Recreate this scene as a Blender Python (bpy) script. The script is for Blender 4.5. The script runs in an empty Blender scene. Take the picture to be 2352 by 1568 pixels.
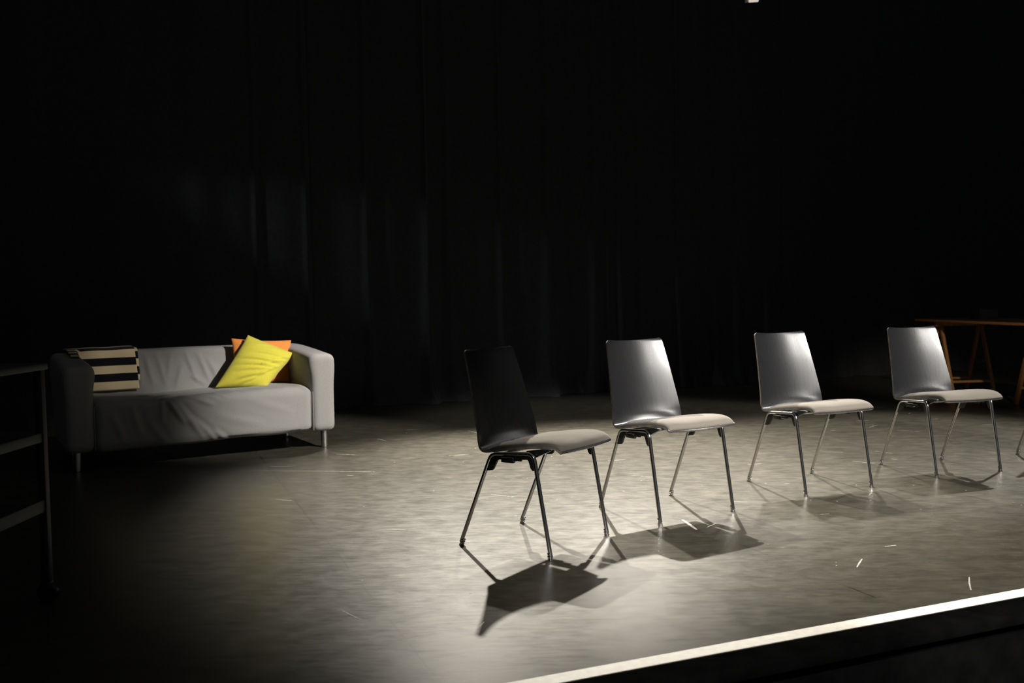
import bpy, bmesh, math, random
import numpy as np
from mathutils import Vector, Matrix
random.seed(4); rng = np.random.RandomState(7)
scene = bpy.context.scene
col = scene.collection
PI = math.pi

# ------------------------------------------------------------------ camera
TH = 0.378707                       # camera heading: X runs along the stage edge, Y upstage
CT, ST = math.cos(TH), math.sin(TH)
def cw(x, y, z=0.0):                # point given along / across the camera heading -> world
    return Vector((CT*x + ST*y, -ST*x + CT*y, z))
cam_d = bpy.data.cameras.new('camera'); cam = bpy.data.objects.new('camera', cam_d); col.objects.link(cam)
cam_d.sensor_width = 36; cam_d.lens = 36*2135.85/2352
cam_d.clip_end = 200; cam_d.clip_start = 0.05
cam.matrix_world = (Matrix.Translation((0, 0, 1.058)) @ Matrix.Rotation(-TH, 4, 'Z')
                    @ Matrix.Rotation(PI/2 - 0.04491, 4, 'X') @ Matrix.Rotation(-0.01919, 4, 'Z'))
cam_d.dof.use_dof = True; cam_d.dof.focus_distance = 4.3; cam_d.dof.aperture_fstop = 3.6
scene.camera = cam

# ------------------------------------------------------------------ world, lights, exposure
scene.view_settings.view_transform = 'Standard'; scene.view_settings.look = 'None'
scene.cycles.sample_clamp_indirect = 40.0; scene.cycles.blur_glossy = 1.0      # keep the glints that chrome legs throw on the floor
scene.view_settings.exposure = 0.0; scene.view_settings.gamma = 1.0
wd = bpy.data.worlds.new('dim_house'); scene.world = wd; wd.use_nodes = True
wd.node_tree.nodes['Background'].inputs[0].default_value = (0.95, 1.0, 1.0, 1)
wd.node_tree.nodes['Background'].inputs[1].default_value = 0.042

WARM = (1.0, 0.925, 0.80)
def spot(name, loc, target, power, angle, blend, color=WARM, radius=0.05):
    l = bpy.data.lights.new(name, 'SPOT'); l.energy = power; l.color = color
    l.spot_size = math.radians(angle); l.spot_blend = blend; l.shadow_soft_size = radius
    o = bpy.data.objects.new(name, l); col.objects.link(o); o.location = loc
    o.rotation_euler = (Vector(target) - Vector(loc)).to_track_quat('-Z', 'Y').to_euler()
    return o
BACK = [  # upstage back lights hanging on the pipe: position, aim, power, beam angle, blend
    (cw(-0.55, 8.80, 4.3), (2.25, 5.25, 0), 3500, 45, 0.8),
    (cw(1.15, 9.30, 4.3),  (3.00, 5.40, 0), 3200, 44, 0.8),
    (cw(2.47, 9.40, 4.03), (4.20, 5.25, 0), 900, 39, 0.8),
    (cw(5.20, 9.10, 4.3),  (5.00, 5.20, 0), 1300, 38, 0.8),
]
for p, t, e, a, b in BACK:
    spot('back_light', p, t, e, a, b)
# front-of-house lamps in the auditorium: two on the chairs, one behind the camera for the stage edge, one on the sofa's right half
COOL = (1.0, 0.955, 0.90)
spot('front_light', (7.7, -3.6, 5.6), (4.9, 3.8, -0.6), 1500, 34, 0.35, COOL, 0.12)
spot('front_light', (5.0, -5.0, 5.6), (4.13, 3.2, 0.0), 6200, 26.5, 0.2, COOL, 0.12)
spot('edge_light', (-1.5, -4.0, 5.5), (2.15, 1.95, 0.0), 4200, 22, 0.6, COOL, 0.10)
spot('top_light', (6.9, 3.4, 5.6), (3.0, 3.95, 0.5), 1000, 24, 0.6, COOL, 0.10)
spot('sofa_light', (5.5, 0.5, 5.6), (1.45, 6.95, 0.47), 5700, 15.5, 0.95, COOL, 0.06)
spot('throw_fill', (5.5, 0.5, 5.6), (-0.16, 7.21, 0.63), 800, 4.0, 1.0, COOL, 0.06)  # added narrow fill that brightens the striped throw
spot('drape_fill', (-2.6, 8.75, 3.2), (6.0, 9.34, 0.2), 140, 18, 0.8, (0.95, 0.97, 1.0), 0.05)  # added side fill grazing the drapes to pick out their folds
spot('table_fill', (3.2, 0.6, 4.2), (7.75, 7.2, 0.45), 620, 13, 0.8, (1.0, 0.86, 0.66), 0.06)  # added warm fill for the edge and legs of the table

# ------------------------------------------------------------------ helpers
def mat(name):
    m = bpy.data.materials.new(name); m.use_nodes = True
    return m, m.node_tree.nodes, m.node_tree.links, m.node_tree.nodes['Principled BSDF']
def simple(name, c, rough=0.5, metal=0.0, spec=0.5, sheen=0.0, noise=0.0, scale=60.0, bump=0.0, stretch=(1,1,1)):
    m, n, l, b = mat(name)
    b.inputs['Base Color'].default_value = (*c, 1); b.inputs['Roughness'].default_value = rough
    b.inputs['Metallic'].default_value = metal; b.inputs['Specular IOR Level'].default_value = spec
    b.inputs['Sheen Weight'].default_value = sheen
    if noise or bump:
        tc = n.new('ShaderNodeTexCoord'); mp = n.new('ShaderNodeMapping'); mp.inputs['Scale'].default_value = stretch
        tx = n.new('ShaderNodeTexNoise'); tx.inputs['Scale'].default_value = scale; tx.inputs['Detail'].default_value = 5
        l.new(tc.outputs['Object'], mp.inputs['Vector']); l.new(mp.outputs['Vector'], tx.inputs['Vector'])
        if noise:
            r = n.new('ShaderNodeMapRange'); r.inputs['To Min'].default_value = 1-noise; r.inputs['To Max'].default_value = 1+noise
            r.inputs['From Min'].default_value = 0.3; r.inputs['From Max'].default_value = 0.7
            mx = n.new('ShaderNodeVectorMath'); mx.operation = 'SCALE'; mx.inputs[0].default_value = c
            l.new(tx.outputs['Fac'], r.inputs['Value']); l.new(r.outputs['Result'], mx.inputs['Scale'])
            l.new(mx.outputs['Vector'], b.inputs['Base Color'])
        if bump:
            bp = n.new('ShaderNodeBump'); bp.inputs['Strength'].default_value = bump; bp.inputs['Distance'].default_value = 0.002
            l.new(tx.outputs['Fac'], bp.inputs['Height']); l.new(bp.outputs['Normal'], b.inputs['Normal'])
    return m

def link(name, me, m, parent=None, smooth=True):
    o = bpy.data.objects.new(name, me); col.objects.link(o)
    if m: me.materials.append(m)
    if parent: o.parent = parent
    if smooth:
        for p in me.polygons: p.use_smooth = True
    return o
def from_bm(name, bm, m, parent=None, smooth=True, sharp=40):
    bmesh.ops.recalc_face_normals(bm, faces=bm.faces)
    me = bpy.data.meshes.new(name); bm.to_mesh(me); bm.free()
    o = link(name, me, m, parent, smooth)
    if smooth: me.set_sharp_from_angle(angle=math.radians(sharp))
    return o
def thing(name, label, cat, loc=(0,0,0), rz=0.0, group=None):
    o = bpy.data.objects.new(name, None); col.objects.link(o); o.empty_display_size = 0.1
    o.location = loc; o.rotation_euler = (0, 0, rz); tag(o, label, cat, group); return o
def tag(o, label, cat, group=None):
    o['label'] = label; o['category'] = cat
    if group: o['group'] = group
    return o
def structure(o): o['kind'] = 'structure'; return o

def box(bm, c, s, bevel=0.0, rot=None, seg=2):
    """box centred at c with full size s"""
    r = bmesh.ops.create_cube(bm, size=1.0); vs = r['verts']
    bmesh.ops.scale(bm, vec=s, verts=vs)
    if bevel:
        es = list({e for v in vs for e in v.link_edges})
        rb = bmesh.ops.bevel(bm, geom=es, offset=bevel, segments=seg, profile=0.5, affect='EDGES')
        vs = list({v for f in rb['faces'] for v in f.verts} | {v for v in vs if v.is_valid})
    M = Matrix.Translation(c)
    if rot is not None: M = M @ rot
    bmesh.ops.transform(bm, matrix=M, verts=vs)
    return vs
def beam(bm, a, b, w, d, bevel=0.002, up=(0,0,1)):
    a, b = Vector(a), Vector(b); z = (b-a).normalized(); u = Vector(up)
    x = u.cross(z)
    if x.length < 1e-4: x = Vector((1,0,0)).cross(z)
    x.normalize(); y = z.cross(x)
    R = Matrix((x, y, z)).transposed().to_4x4()
    box(bm, (a+b)/2, (w, d, (b-a).length), bevel, R)
def tube(bm, pts, r, seg=14, caps=True, radii=None):
    pts = [Vector(p) for p in pts]; rings = []; n = len(pts)
    t0 = (pts[1]-pts[0]).normalized(); ref = Vector((0,0,1)) if abs(t0.z) < 0.9 else Vector((1,0,0))
    x = ref.cross(t0).normalized()
    for i, p in enumerate(pts):
        t = (pts[min(i+1,n-1)]-pts[max(i-1,0)]).normalized()
        x = (x - t*x.dot(t)).normalized(); y = t.cross(x); rr = radii[i] if radii else r
        rings.append([bm.verts.new(p + (x*math.cos(2*PI*k/seg)+y*math.sin(2*PI*k/seg))*rr) for k in range(seg)])
    for a, b in zip(rings, rings[1:]):
        for k in range(seg): bm.faces.new((a[k], a[(k+1)%seg], b[(k+1)%seg], b[k]))
    if caps: bm.faces.new(rings[0][::-1]); bm.faces.new(rings[-1])
def lathe(bm, prof, M=Matrix(), seg=24):
    rings = []
    for r, z in prof:
        rings.append([bm.verts.new(M @ Vector((r*math.cos(2*PI*k/seg), r*math.sin(2*PI*k/seg), z))) for k in range(seg)])
    for a, b in zip(rings, rings[1:]):
        for k in range(seg): bm.faces.new((a[k], a[(k+1)%seg], b[(k+1)%seg], b[k]))
    bm.faces.new(rings[0][::-1]); bm.faces.new(rings[-1])
def fillet(pts, rad, n=6):
    """polyline with rounded inner corners"""
    pts = [Vector(p) for p in pts]; out = [pts[0]]
    for i in range(1, len(pts)-1):
        p = pts[i]; a = (pts[i-1]-p); b = (pts[i+1]-p); r = min(rad, a.length*0.45, b.length*0.45)
        a = p + a.normalized()*r; b = p + b.normalized()*r
        for k in range(n+1):
            t = k/n; out.append(a*(1-t)**2 + p*2*t*(1-t) + b*t*t)
    out.append(pts[-1]); return out
def prism(bm, poly, d0, d1, axis='y', bevel=0.0):
    """2-D outline (a, z) extruded along y from d0 to d1"""
    A = [bm.verts.new((p[0], d0, p[1])) for p in poly]; B = [bm.verts.new((p[0], d1, p[1])) for p in poly]
    n = len(poly)
    fs = [bm.faces.new(A), bm.faces.new(B[::-1])]
    for i in range(n): fs.append(bm.faces.new((A[i], B[i], B[(i+1)%n], A[(i+1)%n])))
    if bevel:
        es = [e for f in fs[:2] for e in f.edges]
        bmesh.ops.bevel(bm, geom=list(set(es)), offset=bevel, segments=2, profile=0.5, affect='EDGES')
def sheet(name, top, bot, m, parent=None, uv=None, sharp=50):
    """closed slab from two vertex grids of the same shape (rows x cols x 3)"""
    R, C = top.shape[:2]; N = R*C
    v = np.concatenate([top.reshape(-1,3), bot.reshape(-1,3)])
    F = []
    idx = lambda i, j: i*C+j
    for i in range(R-1):
        for j in range(C-1):
            a, b, c_, d = idx(i,j), idx(i,j+1), idx(i+1,j+1), idx(i+1,j)
            F.append((a, b, c_, d)); F.append((N+d, N+c_, N+b, N+a))
    rim = [idx(0,j) for j in range(C)] + [idx(i,C-1) for i in range(1,R)] + [idx(R-1,j) for j in range(C-2,-1,-1)] + [idx(i,0) for i in range(R-2,0,-1)]
    for k in range(len(rim)):
        a, b = rim[k], rim[(k+1)%len(rim)]; F.append((b, a, N+a, N+b))
    me = bpy.data.meshes.new(name); me.from_pydata([tuple(p) for p in v], [], F); me.update()
    if uv is not None:
        UV = np.concatenate([uv.reshape(-1,2)]*2); lay = me.uv_layers.new(name='UVMap')
        for lp in me.loops: lay.data[lp.index].uv = UV[lp.vertex_index]
    bm = bmesh.new(); bm.from_mesh(me); bmesh.ops.recalc_face_normals(bm, faces=bm.faces); bm.to_mesh(me); bm.free()
    o = link(name, me, m, parent); me.set_sharp_from_angle(angle=math.radians(sharp)); return o

# ------------------------------------------------------------------ materials
def floor_material():
    m, n, l, b = mat('worn_dance_floor')
    tc = n.new('ShaderNodeTexCoord')
    def noise(scale, sx, sy, detail=6, rough=0.6, rot=0.0):
        mp = n.new('ShaderNodeMapping'); mp.inputs['Scale'].default_value = (sx, sy, 1)
        vr = n.new('ShaderNodeVectorRotate'); vr.rotation_type = 'Z_AXIS'; vr.inputs['Angle'].default_value = rot
        t = n.new('ShaderNodeTexNoise'); t.inputs['Scale'].default_value = scale; t.inputs['Detail'].default_value = detail; t.inputs['Roughness'].default_value = rough
        l.new(tc.outputs['Object'], vr.inputs['Vector']); l.new(vr.outputs[0], mp.inputs['Vector']); l.new(mp.outputs['Vector'], t.inputs['Vector']); return t.outputs['Fac']
    def ramp(src, a, b_, lo, hi):
        r = n.new('ShaderNodeMapRange'); r.inputs['From Min'].default_value = a; r.inputs['From Max'].default_value = b_
        r.inputs['To Min'].default_value = lo; r.inputs['To Max'].default_value = hi; l.new(src, r.inputs['Value']); return r.outputs['Result']
    def mul(a, b_, op='MULTIPLY'):
        k = n.new('ShaderNodeMath'); k.operation = op
        for i, s in enumerate((a, b_)):
            if isinstance(s, (int, float)): k.inputs[i].default_value = s
            else: l.new(s, k.inputs[i])
        return k.outputs[0]
    big = noise(1.1, 1, 1, 4); mid = noise(9.5, 0.75, 1.2, 9, 0.70, 0.38); fine = noise(34, 0.35, 1.2, 6, 0.7, 0.38); specks = noise(160, 1, 1, 2, 0.5)
    scr = noise(9, 0.25, 5.0, 5, 0.7, 0.2)
    v = mul(ramp(big, .3, .7, .9, 1.1), ramp(mid, .3, .7, .7, 1.3))
    v = mul(v, ramp(fine, .3, .7, .85, 1.15))
    wear = mul(ramp(specks, .69, .76, 0, 0.13), ramp(mid, .45, .6, 0, 1))
    scuff = mul(ramp(scr, .68, .80, 0, .07), ramp(big, .42, .6, 0, 1))
    # welded seams between the rolls of vinyl, running upstage
    sx = n.new('ShaderNodeSeparateXYZ'); l.new(tc.outputs['Object'], sx.inputs[0])
    wob = mul(mul(mid, 0.5, 'SUBTRACT'), 0.02)
    u = mul(mul(sx.outputs['X'], wob, 'ADD'), 0.735, 'SUBTRACT')
    k = n.new('ShaderNodeMath'); k.operation = 'PINGPONG'; k.inputs[1].default_value = 0.8; l.new(u, k.inputs[0])
    seam = mul(ramp(k.outputs[0], 0.002, 0.006, 1, 0), ramp(noise(3.0, 1, 1, 3), .46, .56, 0, 1))
    base = n.new('ShaderNodeVectorMath'); base.operation = 'SCALE'; base.inputs[0].default_value = (0.044, 0.0395, 0.029); l.new(v, base.inputs['Scale'])
    add = n.new('ShaderNodeVectorMath'); add.operation = 'ADD'; l.new(base.outputs[0], add.inputs[0])
    wsum = mul(wear, scuff, 'ADD'); cmb = n.new('ShaderNodeCombineXYZ')
    for i in range(3): l.new(wsum, cmb.inputs[i])
    l.new(cmb.outputs[0], add.inputs[1])
    dk = n.new('ShaderNodeVectorMath'); dk.operation = 'SCALE'; l.new(add.outputs[0], dk.inputs[0]); l.new(ramp(seam, 0, 1, 1, .35), dk.inputs['Scale'])
    l.new(dk.outputs[0], b.inputs['Base Color'])
    rr = mul(ramp(mid, .3, .7, -0.035, 0.035), ramp(fine, .3, .7, .30, .37), 'ADD')
    l.new(rr, b.inputs['Roughness']); b.inputs['Specular IOR Level'].default_value = 0.5
    bp = n.new('ShaderNodeBump'); bp.inputs['Strength'].default_value = 0.12; bp.inputs['Distance'].default_value = 0.002
    l.new(fine, bp.inputs['Height']); l.new(bp.outputs['Normal'], b.inputs['Normal'])
    return m
M_FLOOR = floor_material()
M_TAPE = simple('white_edge_tape', (0.74, 0.71, 0.64), 0.6, noise=0.08, scale=40)
M_BLACKWOOD = simple('black_painted_wood', (0.0025, 0.0025, 0.0025), 0.95, noise=0.3, scale=12, spec=0.0)
M_AUDIT = simple('dark_auditorium_floor', (0.002, 0.002, 0.002), 0.95, noise=0.2, scale=6, spec=0.01)
M_VELVET = simple('black_stage_velvet', (0.034, 0.036, 0.038), 0.95, spec=0.03, sheen=0.1, noise=0.15, scale=30)
M_SCUFF = simple('pale_scuff', (0.32, 0.305, 0.265), 0.6, noise=0.3, scale=90)
def ply_material():
    m, n, l, b = mat('black_stained_plywood')
    tc = n.new('ShaderNodeTexCoord'); mp = n.new('ShaderNodeMapping'); mp.inputs['Scale'].default_value = (14, 90, 2.2)
    t = n.new('ShaderNodeTexNoise'); t.inputs['Scale'].default_value = 2.2; t.inputs['Detail'].default_value = 6
    l.new(tc.outputs['Object'], mp.inputs['Vector']); l.new(mp.outputs['Vector'], t.inputs['Vector'])
    r = n.new('ShaderNodeMapRange'); r.inputs['From Min'].default_value = .3; r.inputs['From Max'].default_value = .7
    r.inputs['To Min'].default_value = .265; r.inputs['To Max'].default_value = .295; l.new(t.outputs['Fac'], r.inputs['Value'])
    l.new(r.outputs['Result'], b.inputs['Roughness'])
    b.inputs['Base Color'].default_value = (0.012, 0.012, 0.013, 1); b.inputs['Specular IOR Level'].default_value = 0.8
    return m
M_PLY = ply_material()
M_EDGE = simple('worn_ply_edge', (0.26, 0.235, 0.195), 0.35, noise=0.4, scale=40)
M_PAD = simple('taupe_seat_fabric', (0.165, 0.147, 0.123), 0.9, spec=0.15, sheen=0.2, noise=0.12, scale=500, bump=0.3)
M_CHROME = simple('polished_chrome', (0.66, 0.66, 0.67), 0.14, metal=1.0)
M_PLASTIC = simple('black_plastic', (0.012, 0.012, 0.012), 0.38, noise=0.2, scale=30)
M_SOFA = simple('grey_cotton_slipcover', (0.275, 0.265, 0.252), 0.92, spec=0.12, sheen=0.15, noise=0.10, scale=260, bump=0.35)
M_STEEL = simple('brushed_aluminium', (0.66, 0.65, 0.63), 0.33, metal=1.0, noise=0.06, scale=90, stretch=(1,1,6))
M_YELLOW = simple('lemon_yellow_linen', (0.56, 0.50, 0.055), 0.9, spec=0.12, sheen=0.2, noise=0.09, scale=180, bump=0.3)
M_ORANGE = simple('orange_linen', (0.68, 0.235, 0.05), 0.9, spec=0.12, sheen=0.2, noise=0.09, scale=180, bump=0.3)
M_PINE = simple('oiled_pine', (0.40, 0.19, 0.065), 0.5, noise=0.25, scale=9, stretch=(8, 8, 1))
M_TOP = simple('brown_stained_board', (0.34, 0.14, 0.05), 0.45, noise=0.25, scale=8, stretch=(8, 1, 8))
M_DIMTOP = simple('dimmed_board_top', (0.02, 0.014, 0.010), 0.6, noise=0.2, scale=12, spec=0.2)  # dimness of the board's top put into its colour, against the table fill
M_SOOT = simple('soot_black', (0.008, 0.007, 0.007), 0.8, spec=0.1, noise=0.2, scale=20)
M_DARKSTEEL = simple('black_powder_coat', (0.018, 0.019, 0.018), 0.6, noise=0.15, scale=20)
M_ROPE = simple('grey_cord', (0.28, 0.27, 0.25), 0.8, noise=0.1, scale=80)
def stripe_material():
    m, n, l, b = mat('striped_wool')
    uv = n.new('ShaderNodeUVMap'); uv.uv_map = 'UVMap'
    s = n.new('ShaderNodeSeparateXYZ'); l.new(uv.outputs[0], s.inputs[0])
    a = n.new('ShaderNodeMath'); a.operation = 'PINGPONG'; a.inputs[1].default_value = 1.0; l.new(s.outputs['Y'], a.inputs[0])
    r = n.new('ShaderNodeMapRange'); r.inputs['From Min'].default_value = .48; r.inputs['From Max'].default_value = .52; l.new(a.outputs[0], r.inputs['Value'])
    t = n.new('ShaderNodeTexNoise'); t.inputs['Scale'].default_value = 300; tc = n.new('ShaderNodeTexCoord'); l.new(tc.outputs['Object'], t.inputs['Vector'])
    mx = n.new('ShaderNodeMix'); mx.data_type = 'RGBA'; l.new(r.outputs['Result'], mx.inputs[0])
    mx.inputs[6].default_value = (0.85, 0.68, 0.42, 1); mx.inputs[7].default_value = (0.012, 0.012, 0.016, 1)
    l.new(mx.outputs[2], b.inputs['Base Color']); b.inputs['Roughness'].default_value = 0.95; b.inputs['Sheen Weight'].default_value = 0.1
    b.inputs['Specular IOR Level'].default_value = 0.1
    bp = n.new('ShaderNodeBump'); bp.inputs['Strength'].default_value = 0.4; bp.inputs['Distance'].default_value = 0.002
    l.new(t.outputs['Fac'], bp.inputs['Height']); l.new(bp.outputs['Normal'], b.inputs['Normal'])
    return m
M_STRIPE = stripe_material()
M_LAMPWHITE = simple('white_lamp_housing', (0.75, 0.72, 0.66), 0.4, noise=0.05, scale=15)
M_LENS = simple('lamp_lens', (0.5, 0.5, 0.48), 0.08)
M_LENS.node_tree.nodes['Principled BSDF'].inputs['Emission Color'].default_value = (1.0, 0.9, 0.8, 1)
M_LENS.node_tree.nodes['Principled BSDF'].inputs['Emission Strength'].default_value = 0.6

# ------------------------------------------------------------------ the stage
EDGE = 2.356                         # Y of the upstage side of the white tape
bm = bmesh.new(); box(bm, (5.5, (2.30+10.0)/2, -0.02), (21, 10.0-2.30, 0.04))
stage = structure(from_bm('floor', bm, M_FLOOR, smooth=False))
def strip(bm, pts, w, z=0.0006):
    """narrow flat mark following pts on the floor"""
    pts = [Vector((p[0], p[1], 0)) for p in pts]; L = []; n = len(pts)
    for i, p in enumerate(pts):
        t = (pts[min(i+1,n-1)]-pts[max(i-1,0)]).normalized(); nn = Vector((-t.y, t.x, 0))
        ww = w*(0.35+0.65*math.sin(PI*(i+0.5)/n))
        L.append((bm.verts.new(p+nn*ww/2+Vector((0,0,z))), bm.verts.new(p-nn*ww/2+Vector((0,0,z)))))
    for a, b in zip(L, L[1:]): bm.faces.new((a[0], a[1], b[1], b[0]))
bm = bmesh.new()
strip(bm, [(2.352,3.769), (2.33,3.67), (2.307,3.577)], 0.016)
strip(bm, [(0.971,2.789), (0.99,2.815), (1.014,2.845)], 0.007)
strip(bm, [(0.369,6.222), (0.85,5.96), (1.321,5.69)], 0.006)
strip(bm, [(2.813,2.538), (2.76,2.49), (2.694,2.423)], 0.006)
for _ in range(70):                  # short scrapes left by furniture, most of them far upstage
    x = rng.uniform(0.6, 6.5); y = rng.uniform(2.6, 8.6); a = rng.normal(-0.35, 0.5); L = rng.uniform(0.03, 0.16); c = rng.uniform(-.03, .03)
    strip(bm, [(x, y), (x+L*.5*math.cos(a)+c*math.sin(a)*.4, y+L*.5*math.sin(a)+c*.4), (x+L*math.cos(a), y+L*math.sin(a))], rng.uniform(0.003, 0.007))
for _ in range(90):
    x = rng.uniform(0.6, 5.5); y = rng.uniform(2.6, 8.0); a = rng.uniform(0, 3); L = rng.uniform(0.004, 0.012)
    strip(bm, [(x, y), (x+L*.5*math.cos(a), y+L*.5*math.sin(a)), (x+L*math.cos(a), y+L*math.sin(a))], rng.uniform(0.004, 0.009))
o = from_bm('scuff_marks', bm, M_SCUFF, stage, smooth=False); o['kind'] = 'stuff'
bm = bmesh.new(); box(bm, (5.5, EDGE-0.028, 0.0012), (21, 0.056, 0.0024))
structure(tag(from_bm('trim_1', bm, M_TAPE, smooth=False), 'white line taped along the front edge of the stage', 'tape'))
bm = bmesh.new(); box(bm, (5.5, 2.24, -0.02), (21, 0.12, 0.04), 0.006)
structure(from_bm('trim_2', bm, M_BLACKWOOD))
bm = bmesh.new(); box(bm, (5.5, 2.27, -0.48), (21, 0.06, 0.88))
structure(from_bm('trim_3', bm, M_BLACKWOOD, smooth=False))
for nm, c, sz in (('wall_back', (5.5, 10.06, 3.0), (21, 0.12, 7.8)), ('wall_left', (-4.94, 3.5, 3.0), (0.12, 13.0, 7.8)), ('wall_right', (15.94, 3.5, 3.0), (0.12, 13.0, 7.8))):
    bm = bmesh.new(); box(bm, c, sz); structure(from_bm(nm, bm, M_BLACKWOOD, smooth=False))
bm = bmesh.new(); box(bm, (5.5, -0.4, -0.94), (21, 5.28, 0.04))
structure(from_bm('floor_auditorium', bm, M_AUDIT, smooth=False))

# ------------------------------------------------------------------ black velvet drapes
CURT_Y = 9.36
ridges = [(1.07,.05,.02), (1.55,.05,.02), (2.155,.07,.03), (2.78,.10,.03), (3.02,.06,.04), (3.61,.07,.02), (4.15,.08,.035), (4.45,.04,.03), (4.72,.07,.03), (4.88,.05,.025),
          (5.02,.10,.02), (5.30,.06,.025), (5.79,.08,.02), (6.05,.05,.03), (6.30,.07,.02), (6.62,.05,.03), (7.05,.06,.02)]
def curtain_depth(x, z):
    d = 0.010*np.sin(x*7.3+0.6*np.sin(x*1.7)) + 0.005*np.sin(x*17.1+1.3) + 0.012*np.sin(x*2.3)
    low = np.clip(1.6 - z, 0, 1.6)/1.6
    for rx, amp, wdt in ridges:
        sway = rx + 0.05*math.sin(rx*9)*low**2
        u = (x - sway)/(wdt*(1+1.2*low))
        d = d - amp*np.exp(-u*u)*(0.55+0.45*low)
    base = np.clip(0.35 - z, 0, 0.35)/0.35
    d = d - base**2*(0.10 + 0.07*np.sin(x*5.1) + 0.05*np.sin(x*13.7+2)) 
    return d
panels = [(-3.4, 1.60, 'black velvet drape panel hanging behind the grey sofa'),
          (1.605, 2.80, 'narrow black velvet drape panel between the sofa and the nearest chair'),
          (2.805, 5.03, 'black velvet drape panel behind the nearest chair with the dark backrest'),
          (5.035, 7.28, 'black velvet drape panel behind the second and third chairs of the row'),
          (7.285, 14.0, 'wide black velvet drape panel behind the trestle table')]
for i, (x0, x1, lb) in enumerate(panels):
    nx = int((x1-x0)/0.02); xs = np.linspace(x0, x1, nx)
    zs = np.concatenate([np.linspace(0.004, 0.5, 18), np.linspace(0.6, 6.6, 36)])
    X, Z = np.meshgrid(xs, zs); Y = CURT_Y + curtain_depth(X, Z) 
    P = np.stack([X, Y, Z], -1); Q = P.copy(); Q[..., 1] += 0.008
    Zw = P[..., 2]; P[..., 2] = np.where(Zw < 0.02, 0.004, Zw); Q[..., 2] = P[..., 2]
    o = sheet('stage_curtain', P, Q, M_VELVET, sharp=80)
    tag(o, lb, 'curtain', 'black velvet drapes along the back of the stage')

# ------------------------------------------------------------------ stacking chairs (local: +X forward, +Y the sitter's left, Z up)
def chair_profile():
    """side profile of the ply sheet's lower face, from the front lip over the seat and up the back"""
    p = [(0.216,0.428), (0.212,0.434), (0.204,0.4405), (0.192,0.4455), (0.175,0.448), (0.13,0.447), (0.05,0.440), (-0.03,0.429), (-0.10,0.418), (-0.135,0.4125),
         (-0.155,0.4115), (-0.170,0.4155), (-0.181,0.426), (-0.187,0.441), (-0.191,0.465), (-0.197,0.50), (-0.217,0.58), (-0.243,0.68), (-0.266,0.76), (-0.2905,0.842)]
    # resample finely with Catmull-Rom
    P = np.array(p); out = []
    for i in range(len(P)-1):
        a = P[max(i-1,0)]; b = P[i]; c = P[i+1]; d = P[min(i+2,len(P)-1)]
        for t in np.linspace(0, 1, 5)[:-1]:
            out.append(0.5*((2*b)+(-a+c)*t+(2*a-5*b+4*c-d)*t*t+(-a+3*b-3*c+d)*t**3))
    out.append(P[-1])
    # finer rows near the top for the rounded corners
    top = [out[-1]+(out[-2]-out[-1])*k for k in (0.8, .6, .45, .3, .2, .12, .06, .02)]
    return np.array(out[:-1]+top+[out[-1]])
PROF = chair_profile()
SL = np.concatenate([[0], np.cumsum(np.linalg.norm(np.diff(PROF, axis=0), axis=1))])
TAN = np.gradient(PROF, axis=0); TAN /= np.linalg.norm(TAN, axis=1)[:, None]
NRM = np.stack([-TAN[:,1]*-1, TAN[:,0]*-1], 1)     # towards the sitter: up on the seat, forward on the back
NRM = np.stack([TAN[:,1], -TAN[:,0]], 1)
if NRM[len(NRM)//4][1] < 0: NRM = -NRM
S_BEND0 = SL[np.argmin(np.abs(PROF[:,0]+0.135) + 10*(PROF[:,1] > 0.5))]
TOPS = SL[-1]
def half_width(s, a, z):
    if z > 0.46: w = 0.221 + (0.180-0.221)*(z-0.46)/(0.842-0.46)
    else:        w = 0.2085 + (0.221-0.2085)*np.clip((0.21-a)/0.30, 0, 1)
    for d, r in ((s, 0.012), (TOPS-s, 0.020)):
        if d < r: w = w - r + math.sqrt(max(r*r-(r-d)**2, 0))
    return w
NU = 33
U = np.sin(np.linspace(-1, 1, NU)*PI/2*0.9)/math.sin(PI/2*0.9)
def shell_grid(offset):
    G = np.zeros((len(PROF), NU, 3))
    for i, (a, z) in enumerate(PROF):
        w = half_width(SL[i], a, z); k = np.clip((SL[i]-S_BEND0)/0.10, 0, 1); k = k*k*(3-2*k)
        c = 1-U*U
        push = -0.030*k*c                          # hollow of the back
        seat = -0.006*c*(1-k)
        lip = 0.010*c*np.clip(1-SL[i]/0.05, 0, 1)  # front edge bows forward a little
        crest = 0.017*c*math.exp(-((SL[i]-S_BEND0-0.058)/0.042)**2)   # the ply sweeps up in a wider curve at the middle
        off = offset + push + seat + crest
        G[i,:,0] = a + NRM[i,0]*off + lip; G[i,:,1] = U*w; G[i,:,2] = z + NRM[i,1]*off
    return G
SH_T, SH_B = shell_grid(0.0105), shell_grid(0.0)
ISPL = int(np.argmin(np.abs(SL-S_BEND0)))
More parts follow.
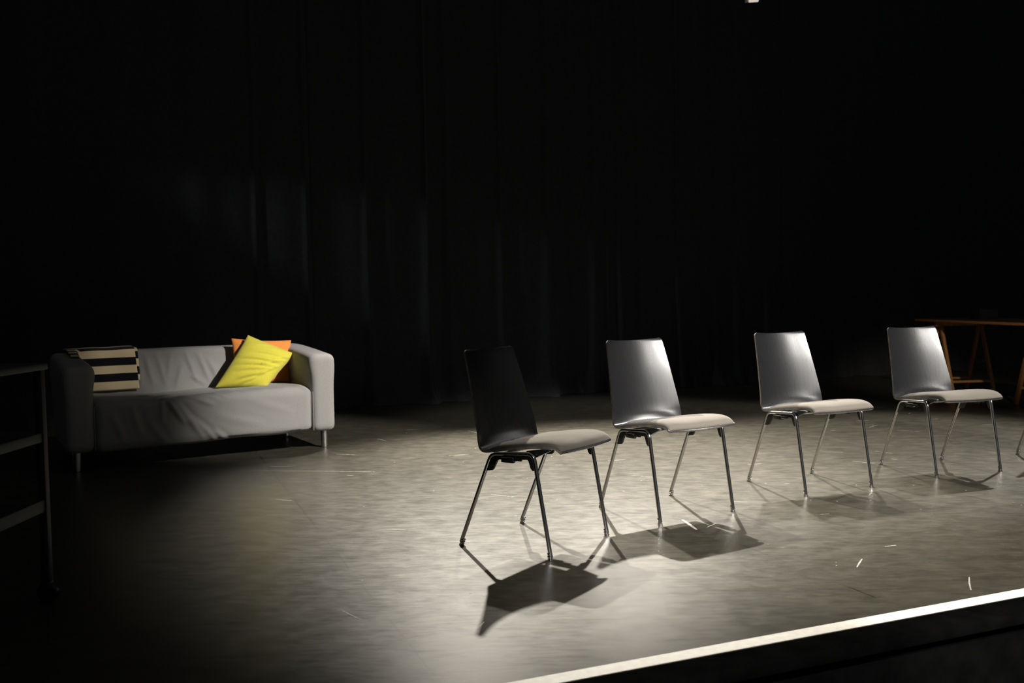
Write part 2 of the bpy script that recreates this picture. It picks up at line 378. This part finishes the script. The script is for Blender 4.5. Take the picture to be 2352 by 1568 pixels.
def pad_grid():
    """upholstered pad lying on the seat: rear outline arches up into the bend"""
    nr = 40; G = np.zeros((nr, NU, 3)); B = np.zeros((nr, NU, 3))
    for j, u in enumerate(U):
        s_end = S_BEND0 + 0.004 + 0.022*(1-abs(u)**2.2)
        s_beg = 0.007
        for i in range(nr):
            t = i/(nr-1); te = 0.5-0.5*math.cos(PI*t); s = s_beg+(s_end-s_beg)*te
            q = np.array([np.interp(s, SL, SH_T[:, j, k]) for k in range(3)])
            nn = np.array([np.interp(s, SL, NRM[:,0]), np.interp(s, SL, NRM[:,1])]); nn /= np.linalg.norm(nn)
            eu = (1-abs(u)**7)**0.6
            ef = min(1, (s-s_beg)/0.075); ef = math.sqrt(max(0, 1-(1-ef)**2.2))
            er = min(1, (s_end-s)/0.085); er = math.sqrt(max(0, 1-(1-er)**2))
            h = 0.0275*eu*ef*er + 0.0012
            h += 0.0012*math.sin(7*u+9*te)*eu*er*ef
            y = q[1]*0.985
            B[i,j] = (q[0], y, q[2]); G[i,j] = (q[0]+nn[0]*h, y, q[2]+nn[1]*h)
    return G, B
PAD_T, PAD_B = pad_grid()
R_TUBE = 0.0088
def frame_path(side):
    y = 0.2315*side
    return fillet([(-0.281,y,0.016), (-0.110,y,0.4115), (0.104,y,0.4265), (0.179,y,0.016)], 0.030, 8)
def make_chair():
    t = thing('stacking_chair', 'x', 'chair')
    seat = sheet('seat', SH_T[:ISPL+1], SH_B[:ISPL+1], M_PLY, t, sharp=60)
    back = sheet('backrest', SH_T[ISPL:], SH_B[ISPL:], M_PLY, t, sharp=60)
    for o in (seat, back):                         # the cut rim of the ply shows its worn layers
        o.data.materials.append(M_EDGE); n4 = len(o.data.polygons)
        R = (ISPL+1) if o is seat else len(PROF)-ISPL
        for p in o.data.polygons:
            if p.index >= 2*(R-1)*(NU-1): p.material_index = 1
    pad = sheet('seat_pad', PAD_T, PAD_B, M_PAD, t, sharp=70)
    pad['label'] = 'taupe upholstered pad'
    for side in (-1, 1):
        y = 0.2315*side; pts = frame_path(side); n = len(pts)
        bm = bmesh.new(); tube(bm, pts[1:-1], R_TUBE, 16); from_bm('side_rail', bm, M_CHROME, t)
        for a, b in ((pts[0], pts[1]), (pts[-1], pts[-2])):
            bm = bmesh.new(); tube(bm, [a, a+(b-a)*0.5, b], R_TUBE, 16); lg = from_bm('leg', bm, M_CHROME, t)
            ax = (b-a).normalized()
            bm = bmesh.new()
            Mx = Matrix.Translation((a.x, a.y, 0)) @ Matrix.Shear('XY', 4, (ax.x/ax.z, ax.y/ax.z))
            lathe(bm, [(0.0085,0), (0.0112,0.0015), (0.0115,0.007), (0.0085,0.0085), (0.0085,0.011), (0.0118,0.0125), (0.0118,0.0165), (0.0085,0.018), (0.0095,0.021), (0.0105,0.026), (0.0089,0.029)], Mx, 18)
            from_bm('glide', bm, M_CHROME if True else M_PLASTIC, lg)
        # black plastic stacking guard nested in the bow
        bm = bmesh.new()
        prism(bm, [(-0.102,0.4045), (0.098,0.4185), (0.113,0.400), (0.121,0.358), (0.100,0.358), (0.091,0.368), (0.083,0.398), (0.078,0.4035),
                   (-0.068,0.3935), (-0.078,0.388), (-0.096,0.350), (-0.104,0.343), (-0.133,0.339), (-0.113,0.385)], y-0.006, y+0.006, bevel=0.0015)
        from_bm('stacking_guard', bm, M_PLASTIC, t, sharp=30)
        bm = bmesh.new(); box(bm, (-0.019, y+side*0.007, 0.3935), (0.062, 0.016, 0.021), 0.002)
        box(bm, (0.030, y+side*0.006, 0.3985), (0.038, 0.012, 0.011), 0.002)
        lc = from_bm('linking_bracket', bm, M_PLASTIC, t, sharp=30)
        bm = bmesh.new()
        tube(bm, fillet([(-0.050,y+side*0.0155,0.4045), (0.0125,y+side*0.0155,0.4065), (0.0125,y+side*0.0155,0.391), (0.030,y+side*0.0155,0.393)], 0.002, 2), 0.0011, 6)
        from_bm('bracket_rim', bm, M_CHROME, lc)
        # arm that carries the front of the ply sheet
        bm = bmesh.new()
        prism(bm, [(0.060,0.4345), (0.098,0.413), (0.108,0.411), (0.178,0.4425), (0.176,0.447), (0.120,0.4445)], y*0.93-0.008, y*0.93+0.008, bevel=0.001)
        from_bm('support_arm', bm, M_PLASTIC, t, sharp=30)
    bm = bmesh.new()
    tube(bm, [(-0.06,-0.23,0.4125), (-0.06,0.23,0.4125)], 0.008, 12); from_bm('crossbar', bm, M_CHROME, t)
    bm = bmesh.new()
    tube(bm, [(0.07,-0.23,0.4215), (0.07,0.23,0.4215)], 0.008, 12); from_bm('crossbar', bm, M_CHROME, t)
    return t
def copy_tree(o, parent=None):
    c = o.copy(); col.objects.link(c); c.parent = parent
    for ch in list(o.children): copy_tree(ch, c)
    return c
chair_spots = [(0.127, 4.018, -0.613, 'nearest chair, black backrest in full shade, first of the row from the sofa'),
               (0.778, 4.556, -1.024, 'black plywood chair second from the sofa, between the dark nearest chair and the third'),
               (1.661, 5.099, -1.135, 'black plywood chair with taupe pad, third from the sofa, in the middle of the row'),
               (2.567, 5.498, -1.253, 'black plywood chair fourth from the sofa, in front of the trestle table'),
               (3.535, 5.735, -1.33, 'last chair of the row, only a chrome leg showing at the right border')]
proto = make_chair()
for i, (x, y, a, lb) in enumerate(chair_spots):
    c = proto if i == 0 else copy_tree(proto)
    c.location = cw(x, y); c.rotation_euler = (0, 0, a-TH); tag(c, lb, 'chair', 'row of stacking chairs on the stage')

# ------------------------------------------------------------------ sofa (local: X along it, Y towards its back, Z up)
SOFA_LOC, SOFA_R = Vector((0.345, 7.088, 0)), 0.16171
sofa = thing('two_seat_sofa', 'grey slipcovered two-seat sofa on metal legs at the back of the stage', 'sofa', SOFA_LOC, SOFA_R)
def rounded_box(c, s, r, step=0.02, fn=None):
    """dense rounded box: verts (n,3), faces; fn displaces (P, N) -> P"""
    h = np.array(s)/2; bm = bmesh.new()
    n = [max(2, int(round(k/step))) for k in s]
    verts = {}; faces = []; V = []
    def vid(p):
        k = tuple(np.round(p, 5))
        if k not in verts: verts[k] = len(V); V.append(p)
        return verts[k]
    for ax in range(3):
        b, d = [k for k in range(3) if k != ax]
        for sgn in (-1, 1):
            g = np.empty((n[b]+1, n[d]+1), int)
            for i in range(n[b]+1):
                for j in range(n[d]+1):
                    p = np.zeros(3); p[ax] = sgn*h[ax]; p[b] = -h[b]+s[b]*i/n[b]; p[d] = -h[d]+s[d]*j/n[d]; g[i,j] = vid(p)
            for i in range(n[b]):
                for j in range(n[d]): faces.append((g[i,j], g[i+1,j], g[i+1,j+1], g[i,j+1]))
    V = np.array(V); q = np.clip(V, -(h-r), h-r); N = V-q
    L = np.linalg.norm(N, axis=1); N = N/np.where(L > 0, L, 1)[:, None]
    P = q + N*r + np.array(c)
    if fn is not None: P = fn(P, N)
    return P, faces
def mesh_obj(name, P, F, m, parent, sharp=80):
    me = bpy.data.meshes.new(name); me.from_pydata([tuple(p) for p in P], [], F); me.update()
    bm = bmesh.new(); bm.from_mesh(me); bmesh.ops.recalc_face_normals(bm, faces=bm.faces); bm.to_mesh(me); bm.free()
    o = link(name, me, m, parent); me.set_sharp_from_angle(angle=math.radians(sharp)); return o
def fold(a, b, p0, p1, amp, w):
    """ridge of height amp along the segment p0-p1 in the plane (a, b)"""
    p0, p1 = np.array(p0), np.array(p1); d = p1-p0; L = np.linalg.norm(d); d = d/L
    u = (a-p0[0])*d[0]+(b-p0[1])*d[1]; v = (a-p0[0])*-d[1]+(b-p0[1])*d[0]
    t = np.clip(u/L, 0, 1); env = np.where((u > -w) & (u < L+w), np.sin(PI*np.clip((u+w)/(L+2*w), 0, 1))**0.7, 0)
    return amp*env*np.exp(-(v/w)**2)
def seat_fn(P, N):
    x, y, z = P[:,0], P[:,1], P[:,2]
    up = np.clip((z-0.40)/0.06, 0, 1)
    sag = -0.016*np.exp(-((x+0.30)/0.28)**2)*up + 0.012*np.exp(-((x-0.45)/0.30)**2)*up
    front = np.clip((-y-0.30)/0.1, 0, 1)
    d = np.zeros(len(P))
    FZ = z - 0.5*(np.clip(y+0.44, 0, 1))*up*-1      # unrolled height: front face continues over the top
    for p0, p1, am, w in [((-.30,.47), (-.17,.27), .016, .016), ((-.27,.48), (-.05,.16), .012, .018), ((-.31,.45), (-.31,.30), .010, .014), ((-.22,.50), (.02,.38), .010, .014),
                          ((-.36,.50), (-.62,.44), .012, .016), ((-.33,.53), (-.20,.56), .012, .012), ((-.10,.50), (.05,.43), .007, .012), ((-.02,.52), (.12,.42), .007, .011), ((.08,.54), (.20,.45), .007, .011),
                          ((.27,.56), (.40,.46), .007, .012), ((.40,.58), (.55,.47), .006, .012), ((.50,.60), (.71,.42), .012, .014), ((.58,.62), (.72,.50), .007, .012),
                          ((-.50,.40), (-.45,.22), .006, .02), ((-.62,.36), (-.55,.18), .006, .02), ((.02,.20), (.10,.14), .008, .015), ((-.40,.30), (-.30,.15), .006, .02),
                          ((-.12,.30), (.03,.14), .009, .016), ((-.42,.56), (-.30,.60), .009, .012), ((.05,.30), (.35,.22), .004, .03), ((.25,.40), (.55,.30), .003, .03)]:
        d += fold(x, FZ, p0, p1, am*1.5, w) - fold(x, FZ, (p0[0]+1.9*w, p0[1]+.01), (p1[0]+1.9*w, p1[1]+.01), am*0.6, w)
    d += 0.003*np.sin(9*x+5*z)*np.sin(7*z-3*x)
    hollow = -0.010*np.exp(-((x+0.33)/0.07)**2-((FZ-0.52)/0.03)**2)
    ok = (front+up > 0)
    P = P + N*((d+hollow)*ok)[:, None]
    P[:,2] += sag
    # hem follows the floor but hangs a touch unevenly
    P[:,2] += np.where(z < 0.15, 0.006*np.sin(3.1*x)+0.004*np.sin(11*x), 0)
    return P
P_, F_ = rounded_box((0, -0.13, 0.2875), (1.46, 0.62, 0.325), 0.055, 0.0115, seat_fn); mesh_obj('seat', P_, F_, M_SOFA, sofa)
def back_fn(P, N):
    x, y, z = P[:,0], P[:,1], P[:,2]
    d = np.zeros(len(P)); fr = np.clip((0.30-y)/0.1, 0, 1)
    for p0, p1, am, w in [((-.30,.70), (-.26,.50), .010, .016), ((-.22,.71), (-.17,.48), .008, .014), ((-.12,.71), (-.16,.52), .007, .016), ((-.02,.72), (.05,.50), .010, .013), ((.07,.70), (.14,.50), .011, .013),
                          ((.14,.66), (.22,.48), .008, .015), ((-.05,.62), (-.10,.47), .009, .016), ((-.34,.66), (-.34,.48), .007, .014), ((.18,.60), (.30,.50), .006, .014), ((.0,.55), (.12,.47), .007, .012)]:
        d += fold(x, z, p0, p1, am*1.7, w)
    d += 0.004*np.sin(6*x+4*z)
    P = P + N*(d*fr)[:, None]
    P[:,1] += np.where(y < 0.3, -0.22*np.clip(0.70-z, 0, 0.3), 0)     # inner face leans back
    P[:,2] += np.where(z > 0.6, 0.008*np.cos(x*2.0)-0.004, 0)
    return P
P_, F_ = rounded_box((0, 0.325, 0.44), (1.70, 0.23, 0.61), 0.05, 0.013, back_fn); mesh_obj('backrest', P_, F_, M_SOFA, sofa)
for sgn in (-1, 1):
    def arm_fn(P, N, sgn=sgn):
        x, y, z = P[:,0], P[:,1], P[:,2]
        top = np.clip((z-0.5)/0.2, 0, 1)
        P[:,2] += -top*0.055*np.clip((0.30-y)/0.74, 0, 1)**1.3
        inner = np.clip(-sgn*(x-sgn*0.815)/0.08, 0, 1)
        P[:,0] += -sgn*0.012*np.exp(-((z-0.62)/0.07)**2)*inner
        d = fold(y, z, (-.10,.60), (.12,.45), .010, .02) + fold(y, z, (-.2,.5), (.05,.42), .006, .02) + 0.003*np.sin(8*y+6*z)
        P = P + N*(d*inner)[:, None]
        P[:,0] += sgn*0.010*np.exp(-((z-0.60)/0.10)**2)*(1-inner)
        return P
    P_, F_ = rounded_box((sgn*0.8125, 0.0, 0.4325), (0.175, 0.88, 0.615), 0.045, 0.018, arm_fn); a = mesh_obj('armrest', P_, F_, M_SOFA, sofa)
    bm = bmesh.new()
    tube(bm, [(sgn*0.7285, -0.4395, z) for z in (0.14, 0.25, 0.34, 0.42)], 0.0028, 6); from_bm('seam', bm, M_SOFA, a)
for x, y in ((-.83,-.365), (.83,-.365), (-.78,.37), (.775,.375)):
    bm = bmesh.new(); lathe(bm, [(0.020,0), (0.0235,0.003), (0.0235,0.135)], Matrix.Translation((x, y, 0)), 24); from_bm('leg', bm, M_STEEL, sofa)['label'] = 'round brushed metal leg'

def sofa_world(p): return SOFA_LOC + Matrix.Rotation(SOFA_R, 3, 'Z') @ Vector(p)
def pillow(name, corners, thick, wr, m, label, pinch=0.03):
    """corners A,B,C,D in sofa coordinates; the front faces the auditorium"""
    A, B, C, D = [np.array(sofa_world(p)) for p in corners]; ctr = (A+B+C+D)/4
    n = np.cross(B-A, D-A); n /= np.linalg.norm(n)
    if n[1] > 0: n = -n
    R = 44; g = np.linspace(-1, 1, R); Ug, Vg = np.meshgrid(g, g)
    s, t = (Ug+1)/2, (Vg+1)/2
    base = ((1-s)*(1-t))[..., None]*A + (s*(1-t))[..., None]*B + (s*t)[..., None]*C + ((1-s)*t)[..., None]*D
    inw = pinch*((1-Ug**2)*Vg**4)[..., None]*-np.sign(Vg)[..., None]*(D-A+C-B)/np.linalg.norm(D-A+C-B) + pinch*((1-Vg**2)*Ug**4)[..., None]*-np.sign(Ug)[..., None]*(B-A+C-D)/np.linalg.norm(B-A+C-D)
    base = base + inw
    h = thick*0.5*((1-np.abs(Ug)**2.2)*(1-np.abs(Vg)**2.2))**0.55
    w = np.zeros_like(h)
    for p0, p1, am, wd_ in wr: w += fold(s, t, p0, p1, am*1.25, wd_*1.1) - fold(s, t, (p0[0], p0[1]-2.0*wd_), (p1[0], p1[1]-2.0*wd_), am*0.5, wd_)
    h2 = h + w*np.clip(h/(thick*0.2), 0, 1) + 0.0025
    top = base + n*h2[..., None]; bot = base - n*(h*0.85+0.0025)[..., None]
    top -= ctr; bot -= ctr
    o = sheet(name, top, bot, m, None, sharp=100); o.location = ctr
    return tag(o, label, 'cushion')
wy = [((.10,.55), (.95,.62), .012, .028), ((.15,.42), (.92,.50), .013, .026), ((.25,.70), (.95,.80), .009, .024), ((.20,.30), (.85,.42), .010, .028), ((.35,.15), (.80,.30), .012, .03),
      ((.55,.86), (.95,.95), .008, .02), ((.62,.45), (.97,.72), .013, .020), ((.70,.20), (.95,.55), .010, .025), ((.05,.80), (.5,.92), .006, .03), ((.75,.60), (.97,.85), .010, .018), ((.45,.05), (.7,.18), .010, .022)]
pillow('scatter_cushion', [(.131,-.045,.462), (.478,-.135,.447), (.748,.000,.676), (.416,.085,.829)], 0.155, wy, M_YELLOW, 'lemon yellow cushion leaning in front of the orange one on the sofa', 0.004)
wo = [((.1,.9), (.25,.6), .008, .03), ((.9,.9), (.7,.6), .008, .03), ((.5,.95), (.55,.75), .006, .03)]
pillow('scatter_cushion', [(.285,.055,.458), (.722,.060,.458), (.768,.155,.776), (.310,.155,.807)], 0.10, wo, M_ORANGE, 'orange cushion behind the yellow one, against the sofa back', 0.012)

# striped throw draped over the sofa's left back corner
def throw():
    R, Cn = 70, 46; xs = np.linspace(-0.815, -0.372, Cn)
    top = np.zeros((R, Cn, 3)); uv = np.zeros((R, Cn, 2))
    back_drop = 0.16
    for j, x in enumerate(xs):
        over_arm = np.clip((-0.735-x)/0.03, 0, 1)
        skew = 0.05*(x+0.37)
        # path from behind, over the top, down the inner face (or along the arm top)
        down = [(0.455, 0.77-back_drop), (0.452, 0.735), (0.435, 0.764), (0.38, 0.770), (0.27, 0.768), (0.222, 0.758), (0.198, 0.73), (0.175, 0.62), (0.152, 0.52), (0.141, 0.478)]
        arm = [(0.455, 0.77-back_drop), (0.452, 0.735), (0.435, 0.764), (0.38, 0.770), (0.27, 0.768), (0.20, 0.764), (0.12, 0.758), (0.05, 0.749), (-0.02, 0.739), (-0.06, 0.733)]
        pa = np.array(down)*(1-over_arm)+np.array(arm)*over_arm
        if over_arm > 0:
            pa[:, 1] = np.minimum(pa[:, 1]+0.0, 0.78)
        L = np.concatenate([[0], np.cumsum(np.linalg.norm(np.diff(pa, axis=0), axis=1))]); tot = L[-1]
        for i in range(R):
            s = tot*i/(R-1); y = np.interp(s, L, pa[:,0]); z = np.interp(s, L, pa[:,1])
            rip = 0.004*math.sin(x*26+z*8)+0.003*math.sin(x*11)
            top[i,j] = (x + 0.05*np.clip(0.76-z, 0, .3)*(1 if y < .3 else 0), y - (0.010+rip if y < 0.25 else 0), z + (0.004+0.5*rip if y >= 0.2 else 0))
            uv[i,j] = (x, (tot-s)/0.0570 - 0.5)
    bot = top.copy(); bot[...,1] += 0.004; bot[...,2] -= 0.006
    loc = sofa_world((-0.6, 0.3, 0.77)); Rm = np.array(Matrix.Rotation(SOFA_R, 3, 'Z')); off = np.array((-0.6, 0.3, 0.77))
    o = sheet('striped_throw', (top-off)@Rm.T, (bot-off)@Rm.T, M_STRIPE, None, uv=uv, sharp=100); o.location = loc
    tag(o, 'folded black and cream striped throw over the left corner of the sofa', 'blanket')
    # second layer of the folded cloth peeping out along the right border
    xs = np.linspace(-0.47, -0.350, 12); R2 = 40; t2 = np.zeros((R2, 12, 3)); uv2 = np.zeros((R2, 12, 2))
    pa = np.array([(0.40,0.766), (0.27,0.766), (0.224,0.755), (0.204,0.725), (0.184,0.62), (0.170,0.535)])
    L = np.concatenate([[0], np.cumsum(np.linalg.norm(np.diff(pa, axis=0), axis=1))]); tot = L[-1]
    for j, x in enumerate(xs):
        for i in range(R2):
            s = tot*i/(R2-1); y = np.interp(s, L, pa[:,0]); z = np.interp(s, L, pa[:,1])
            t2[i,j] = (x + 0.03*np.clip(0.76-z, 0, .3), y-0.004, z+0.0005); uv2[i,j] = (x, (tot-s)/0.0570 - 0.2)
    b2 = t2.copy(); b2[...,1] += 0.003; b2[...,2] -= 0.003
    sheet('under_fold', (t2-off)@Rm.T, (b2-off)@Rm.T, M_STRIPE, o, uv=uv2, sharp=100)
throw()

# ------------------------------------------------------------------ trestle table at the right (local: +X away from the auditorium side, along the board)
TB_O = cw(4.43, 7.90); tdir = cw(4.25, 9.80)-TB_O; TB_R = math.atan2(tdir.y, tdir.x); TL = tdir.length
# local X along the board (far end = +TL), local Y to the left of it; board lies at negative Y
def T(v): return TB_O + Matrix.Rotation(TB_R, 3, 'Z') @ Vector(v)
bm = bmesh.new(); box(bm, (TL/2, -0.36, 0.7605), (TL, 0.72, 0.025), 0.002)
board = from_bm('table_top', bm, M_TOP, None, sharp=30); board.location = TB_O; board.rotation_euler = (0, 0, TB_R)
bm = bmesh.new(); box(bm, (TL/2, -0.36, 0.7740), (TL-0.004, 0.716, 0.002)); sf = from_bm('surface', bm, M_DIMTOP, board, smooth=False); sf['label'] = 'dark brown top surface'
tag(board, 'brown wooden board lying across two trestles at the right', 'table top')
def make_trestle(y0=-0.07, y1=-0.50):
    t = thing('wooden_trestle', 'x', 'trestle')
    bm = bmesh.new(); box(bm, (0, (y0+y1)/2, 0.7262), (0.05, abs(y1-y0)+0.10, 0.042), 0.003); from_bm('top_rail', bm, M_PINE, t, sharp=30)
    for sx in (-1, 1):
        for y in (y0, y1):
            bm = bmesh.new(); beam(bm, (sx*0.018, y+sx*0.0, 0.71), (sx*0.245, y, 0.004), 0.040, 0.028, 0.002, up=(0,1,0)); from_bm('leg', bm, M_PINE, t, sharp=30)
        z = 0.155; xx = sx*(0.018+0.227*(0.71-z)/0.706)
        bm = bmesh.new(); beam(bm, (xx, y0, z), (xx, y1, z), 0.05, 0.022, 0.002); from_bm('stretcher', bm, M_PINE, t, sharp=30)
    for y in (y0, y1):
        z = 0.36; xx = 0.018+0.227*(0.71-z)/0.706
        bm = bmesh.new(); tube(bm, [(xx*k, y, z-0.022*(1-k*k)) for k in np.linspace(-1, 1, 9)], 0.004, 8); from_bm('stay_cord', bm, M_ROPE, t)
    return t
tr = make_trestle()
tr.location = T((TL-0.36, 0, 0)); tr.rotation_euler = (0, 0, TB_R)
tag(tr, 'pine trestle with crossed legs seen just behind the fourth chair', 'trestle', 'trestles under the table')
t2 = copy_tree(tr); t2.location = T((0.42, -0.23, 0)); tag(t2, 'nearer pine trestle, one leg showing at the right border', 'trestle', 'trestles under the table')
# dark open-topped box with dry twigs on the board
bxo = thing('dark_box', 'small dark box with a few thin twigs standing on the table board', 'box', T((TL-0.55, -0.42, 0.775)), TB_R)
bm = bmesh.new()
for a, b in (((-.08,0,.05), (.006,.19,.10)), ((.08,0,.05), (.006,.19,.10)), ((0,-.092,.05), (.16,.006,.10)), ((0,.092,.05), (.16,.006,.10)), ((0,0,.004), (.16,.186,.008))): box(bm, a, b, 0.001)
from_bm('body', bm, M_SOOT, bxo, sharp=30)
for k in range(5):
    bm = bmesh.new(); x0, y0 = random.uniform(-.05,.05), random.uniform(-.06,.06)
    pts = [(x0+random.uniform(-.02,.02)*i, y0+random.uniform(-.025,.025)*i, 0.01+0.055*i) for i in range(5)]
    tube(bm, pts, 0.002, 6, radii=[.0025,.0022,.002,.0015,.001]); from_bm('twig', bm, M_SOOT, bxo)

# ------------------------------------------------------------------ black equipment trolley in the dark at the left border
TRO = cw(-2.09, 3.05); TRR = -TH
tro = thing('equipment_trolley', 'black metal trolley in the dark at the left border', 'trolley', TRO, TRR)
WX, WY = 0.40, 0.26
for sx in (-1, 1):
    for sy in (-1, 1):
        bm = bmesh.new(); box(bm, (sx*WX, sy*WY, 0.47), (0.03, 0.03, 0.79), 0.003); from_bm('post', bm, M_DARKSTEEL, tro, sharp=30)
        bm = bmesh.new()
        lathe(bm, [(0.032,-0.012), (0.038,-0.008), (0.038,0.008), (0.032,0.012)], Matrix.Translation((sx*WX, sy*WY, 0.038)) @ Matrix.Rotation(PI/2, 4, 'X'), 20)
        box(bm, (sx*WX, sy*WY, 0.066), (0.03, 0.034, 0.022), 0.002)
        from_bm('caster', bm, M_PLASTIC, tro, sharp=30)
for z, hgt in ((0.355, 0.045), (0.60, 0.035)):
    bm = bmesh.new(); box(bm, (0, 0, z), (2*WX+0.02, 2*WY+0.02, hgt), 0.004); from_bm('shelf', bm, M_DARKSTEEL, tro, sharp=30)
bm = bmesh.new(); box(bm, (0, 0, 0.852), (2*WX+0.05, 2*WY+0.04, 0.024), 0.004); from_bm('top_shelf', bm, M_DARKSTEEL, tro, sharp=30)
bm = bmesh.new(); beam(bm, (WX-0.005, -WY, 0.53), (WX-0.13, -WY, 0.595), 0.02, 0.006, 0.001, up=(0,1,0)); from_bm('brace', bm, M_DARKSTEEL, tro, sharp=30)
cas = thing('equipment_case', 'black case on top of the dark trolley at the left border', 'case', TRO+Vector((-0.13*CT, 0.13*ST, 0.8655)), TRR)
bm = bmesh.new(); box(bm, (0, 0, 0.032), (0.56, 0.36, 0.064), 0.008); from_bm('body', bm, M_DARKSTEEL, cas, sharp=30)
bm = bmesh.new(); box(bm, (0, 0, 0.077), (0.56, 0.36, 0.024), 0.008); from_bm('lid', bm, M_DARKSTEEL, cas, sharp=30)

# ------------------------------------------------------------------ lanterns on the lighting pipe above
PIPE_Z = 4.85
def make_lantern():
    t = thing('stage_lantern', 'x', 'stage light')
    # local: the lens looks along -Z of a tilted body; built looking along +X then tilted by its empty
    bm = bmesh.new(); box(bm, (-0.13, 0, 0), (0.26, 0.125, 0.19), 0.018); box(bm, (-0.30, 0, 0), (0.09, 0.085, 0.13), 0.012)
    from_bm('housing', bm, M_LAMPWHITE, t, sharp=30)
    bm = bmesh.new(); box(bm, (0.004, 0.006, 0), (0.014, 0.096, 0.165), 0.006); from_bm('lens', bm, M_LENS, t, sharp=30)['label'] = 'glowing rectangular lens'
    bm = bmesh.new(); box(bm, (0.0, -0.068, -0.03), (0.03, 0.022, 0.10), 0.005); from_bm('latch', bm, M_LAMPWHITE, t, sharp=30)
    return t
lant = make_lantern()
p, tg, e, a, b = BACK[2]
tg = Vector(tg); dirv = (tg-Vector(p)).normalized()
lant.location = Vector(p) - dirv*0.02
yaw = math.atan2(dirv.y, dirv.x); pitch = math.asin(-dirv.z)
lant.rotation_euler = (0, pitch, yaw); tag(lant, 'white stage lantern peeping in at the top border above the drapes', 'stage light')
bm = bmesh.new()
yk = Matrix.Rotation(yaw, 3, 'Z'); inv = lant.rotation_euler.to_matrix().inverted()
pts = [Vector((-0.15, -0.125, 0.0)), Vector((-0.15, -0.125, 0.30)), Vector((-0.15, 0.125, 0.30)), Vector((-0.15, 0.125, 0.0))]
tube(bm, fillet([inv @ (yk @ q) for q in pts], 0.03, 4), 0.009, 10); from_bm('yoke', bm, M_DARKSTEEL, lant)
